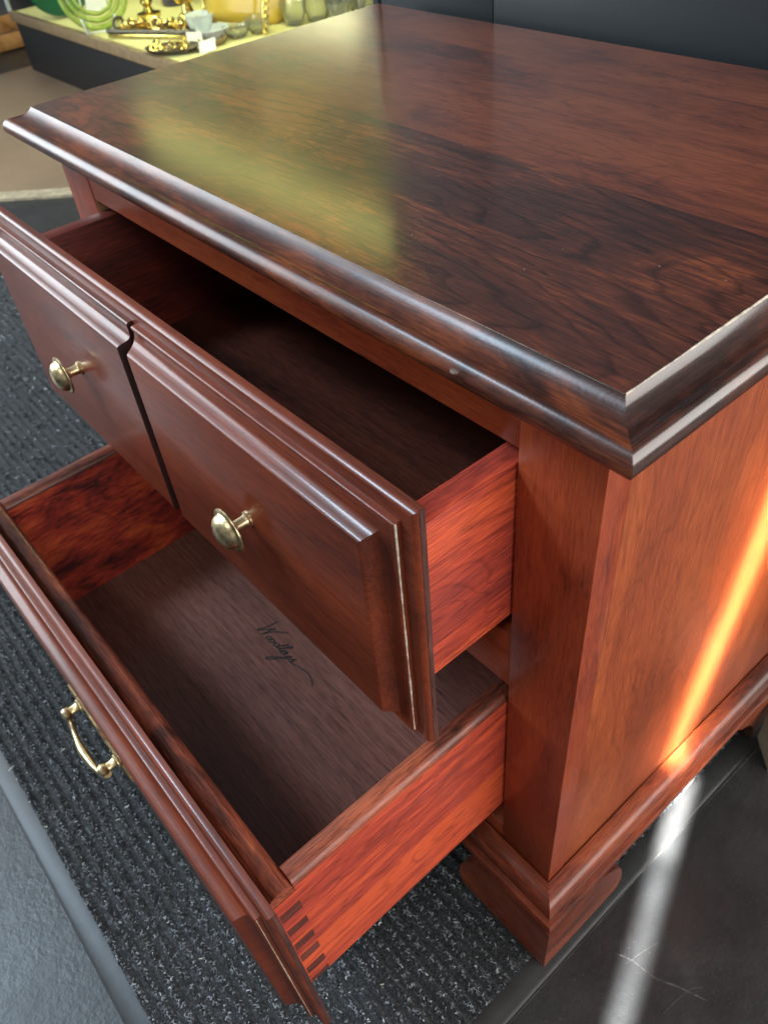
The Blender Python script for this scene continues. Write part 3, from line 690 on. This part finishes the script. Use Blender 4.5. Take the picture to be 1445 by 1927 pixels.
# dark oval dish holding trinkets
OD = tag(empty('oval_dish', (-2.64, 1.125, SZ)), 'dark oval metal dish of small gold trinkets near the case front', 'dish'); OD.rotation_euler = (0, 0, rad(40))
bm = bmesh.new(); lathe(bm, dish(.075, .018), (0, 0, 0), (0, 0, 1), 30); bmesh.ops.scale(bm, vec=(1.35, .8, 1), verts=bm.verts[:]); bmobj('dish', bm, M['antique'], OD)
for k in range(12):
    bm = bmesh.new(); a = random.uniform(0, 6.28); tube(bm, [(.011 * math.cos(t * math.pi / 6), .011 * math.sin(t * math.pi / 6), 0) for t in range(13)], .0035, 6, False)
    o = bmobj('trinket', bm, M['gold'], OD); o.location = (random.uniform(-.07, .07), random.uniform(-.035, .035), .016 + random.random() * .01); o.rotation_euler = (random.random(), random.random(), a)
vessel('opal_bowl', -2.735, 1.30, SZ, cup(.025, .052, .07), M['opal'], 'pale blue opal glass bowl between the gilt tray and amber vase', 'bowl')
vessel('brass_finial', -3.23, 1.35, SZ, [(0, 0), (.045, 0), (.047, .012), (.022, .018), (.014, .034), (.026, .048), (.018, .066), (.006, .078), (0, .09)], M['gold'], 'small pointed brass finial standing behind the ring dish', 'finial')
# amber pillow vase, tilted
bm = bmesh.new(); addbox(bm, (-.13, -.045, 0), (.13, .045, .17), .03, 4)
for v_ in bm.verts: v_.co.x *= 1 + .25 * v_.co.z / .17
av = bmobj('amber_vase', bm, M['amberglass'], ang=40); av.location = (-2.69, 1.455, SZ + .012); av.rotation_euler = (rad(-14), rad(12), FACE); tag(av, 'squat amber glass vase tilted among the crystal pieces', 'vase')
bm = bmesh.new()
tube(bm, catmull([(.03, -.02, .004), (.0, 0, .03), (-.02, .03, .10), (-.03, .05, .17), (-.02, .08, .2)], 6), .006, 8)
for q in range(9): bmesh.ops.create_icosphere(bm, subdivisions=2, radius=.009, matrix=Matrix.Translation((.03 - .006 * q, -.02 + .011 * q, .006 + .021 * q)))
gs = bmobj('gold_beads', bm, M['gold'], ang=60); gs.location = (-2.56, 1.45, SZ); tag(gs, 'string of gold beads hanging over the amber vase', 'beads')
cr = [(-2.60, 1.36, .03, .05, .035), (-2.575, 1.435, .028, .045, .05), (-2.55, 1.575, .03, .05, .075), (-2.52, 1.655, .035, .05, .10), (-2.505, 1.735, .03, .045, .07), (-2.505, 1.83, .03, .05, .12), (-2.44, 1.69, .03, .045, .06), (-2.43, 1.79, .03, .05, .09)]
wl = ['shallow clear glass dish in front of the amber vase', 'small clear glass cup beside the gold beads', 'low crystal bowl just right of the amber vase', 'tall crystal goblet behind the low crystal bowl', 'small crystal cup in the middle of the crystal pieces', 'tall narrow crystal tumbler at the back of the shelf', 'wide crystal cup near the nightstand top edge', 'rightmost crystal glass on the cream shelf']
for (x, y, r0, r1, h), lb in zip(cr, wl): vessel('crystal_glass', x, y, SZ, cup(r0, r1, h), M['crystal'], lb, 'glass', 18)
vessel('gold_candlestick', -2.86, 1.40, SZ, [(0, 0), (.035, 0), (.034, .008), (.012, .018), (.008, .05), (.014, .06), (.008, .075), (.008, .11), (.018, .118), (.016, .14), (0, .14)], M['gold'], 'gold candlestick behind the gilt tray', 'candlestick')
vessel('dark_vase', -3.14, 1.62, SZ, cup(.05, .07, .2), M['antique'], 'dark metal vase at the back behind the brass finial', 'vase')
vessel('violet_jar', -3.32, 1.52, SZ, cup(.05, .06, .16), M['opal2'], 'dark violet glass jar at the back of the shelf', 'jar')
def chunk(name, x, y, r, h, mat, label, cat, n=3):
    o = empty(name, (x, y, SZ)); tag(o, label, cat)
    bm = bmesh.new(); lathe(bm, [(0, 0), (r, 0), (r * 1.02, h * .08), (r * .5, h * .2), (r * .28, h * .45), (r * .6, h * .62), (r * .4, h * .85), (0, h)], (0, 0, 0), (0, 0, 1), 16); bmobj('stem', bm, mat, o)
    for k in range(n):
        a = 6.28 * k / n + x; bm = bmesh.new()
        tube(bm, catmull([(0, 0, h * .5), (r * .8 * math.cos(a), r * .8 * math.sin(a), h * .45), (r * 1.3 * math.cos(a), r * 1.3 * math.sin(a), h * .8)], 4), r * .14, 6); bmobj('branch', bm, mat, o)
chunk('brass_candelabrum', -3.00, 1.40, .045, .15, M['gold'], 'branched brass candelabrum behind the gilt tray', 'candelabrum', 4)
chunk('brass_ornament', -2.80, 1.27, .04, .07, M['gold'], 'low branched brass ornament between gilt tray and opal bowl', 'ornament', 5)
chunk('dark_ornament', -2.90, 1.52, .04, .12, M['antique'], 'dark branched metal ornament at the back left of the amber vase', 'ornament', 3)
vessel('shell_bowl', -2.66, 1.30, SZ, dish(.06, .035), M['opal'], 'pale shell shaped bowl in front of the opal glass bowl', 'bowl')
vessel('brown_saucer', -2.60, 1.26, SZ, dish(.05, .02), M['oak'], 'brown saucer behind the right hand paper tag', 'saucer')
# upper shelf: yellow green glass that glows in the lamp light and mirrors in the nightstand top
up = [(-3.02, 1.28, .05, .09, .12), (-2.78, 1.36, .06, .10, .24), (-2.52, 1.26, .05, .10, .13), (-2.30, 1.34, .06, .11, .30), (-2.04, 1.24, .06, .13, .17), (-1.78, 1.36, .06, .09, .26), (-1.56, 1.26, .05, .08, .12)]
for k, (x, y, r0, r1, h) in enumerate(up):
    vessel('green_glass_vase' if h > .2 else 'green_glass_bowl', x, y, 1.0885, cup(r0, r1, h), M['limeglass'], '%s yellow green glass %s on the upper glass shelf' % (('first', 'second', 'third', 'fourth', 'fifth', 'sixth', 'seventh')[k], 'vase' if h > .2 else 'bowl'), 'vase' if h > .2 else 'bowl', 20)
# ------------------------------------------------------------------ far left: wooden crate against a dark shelf
M['crate'] = wood('crate_pine', 'x', (.20, .08, .03), (.36, .17, .06), (.5, .26, .10), blo=8, coat=0, rough=.6)
CR = tag(empty('wooden_crate', (-4.62, 1.22, FZ)), 'orange brown wooden crate at the far left beyond the display case', 'crate')
for k in range(2): box('slat', (-.22, -.16, .01 + .075 * k), (.22, -.145, .075 + .075 * k), M['crate'], CR)
for k in range(2): box('slat', (.205, -.144, .01 + .075 * k), (.22, .16, .075 + .075 * k), M['crate'], CR)
box('crate_bottom', (-.204, -.144, 0), (.204, .16, .009), M['crate'], CR)
DS = tag(empty('dark_shelving', (-5.3, 1.9, FZ)), 'dark brown shelving unit in the far left corner', 'shelving')
M['darkwood'] = plain('dark_shelf_wood', (.045, .028, .022), .5, var=.3, scale=8)
box('back_board', (-.9, .38, 0), (1.0, .40, 1.6), M['darkwood'], DS)
for k in range(4): box('shelf_board', (-.9, -.1, .1 + .45 * k), (1.0, .379, .13 + .45 * k), M['darkwood'], DS)
for x in (-.925, 1.001): box('upright', (x, -.1, 0), (x + .024, .40, 1.6), M['darkwood'], DS)
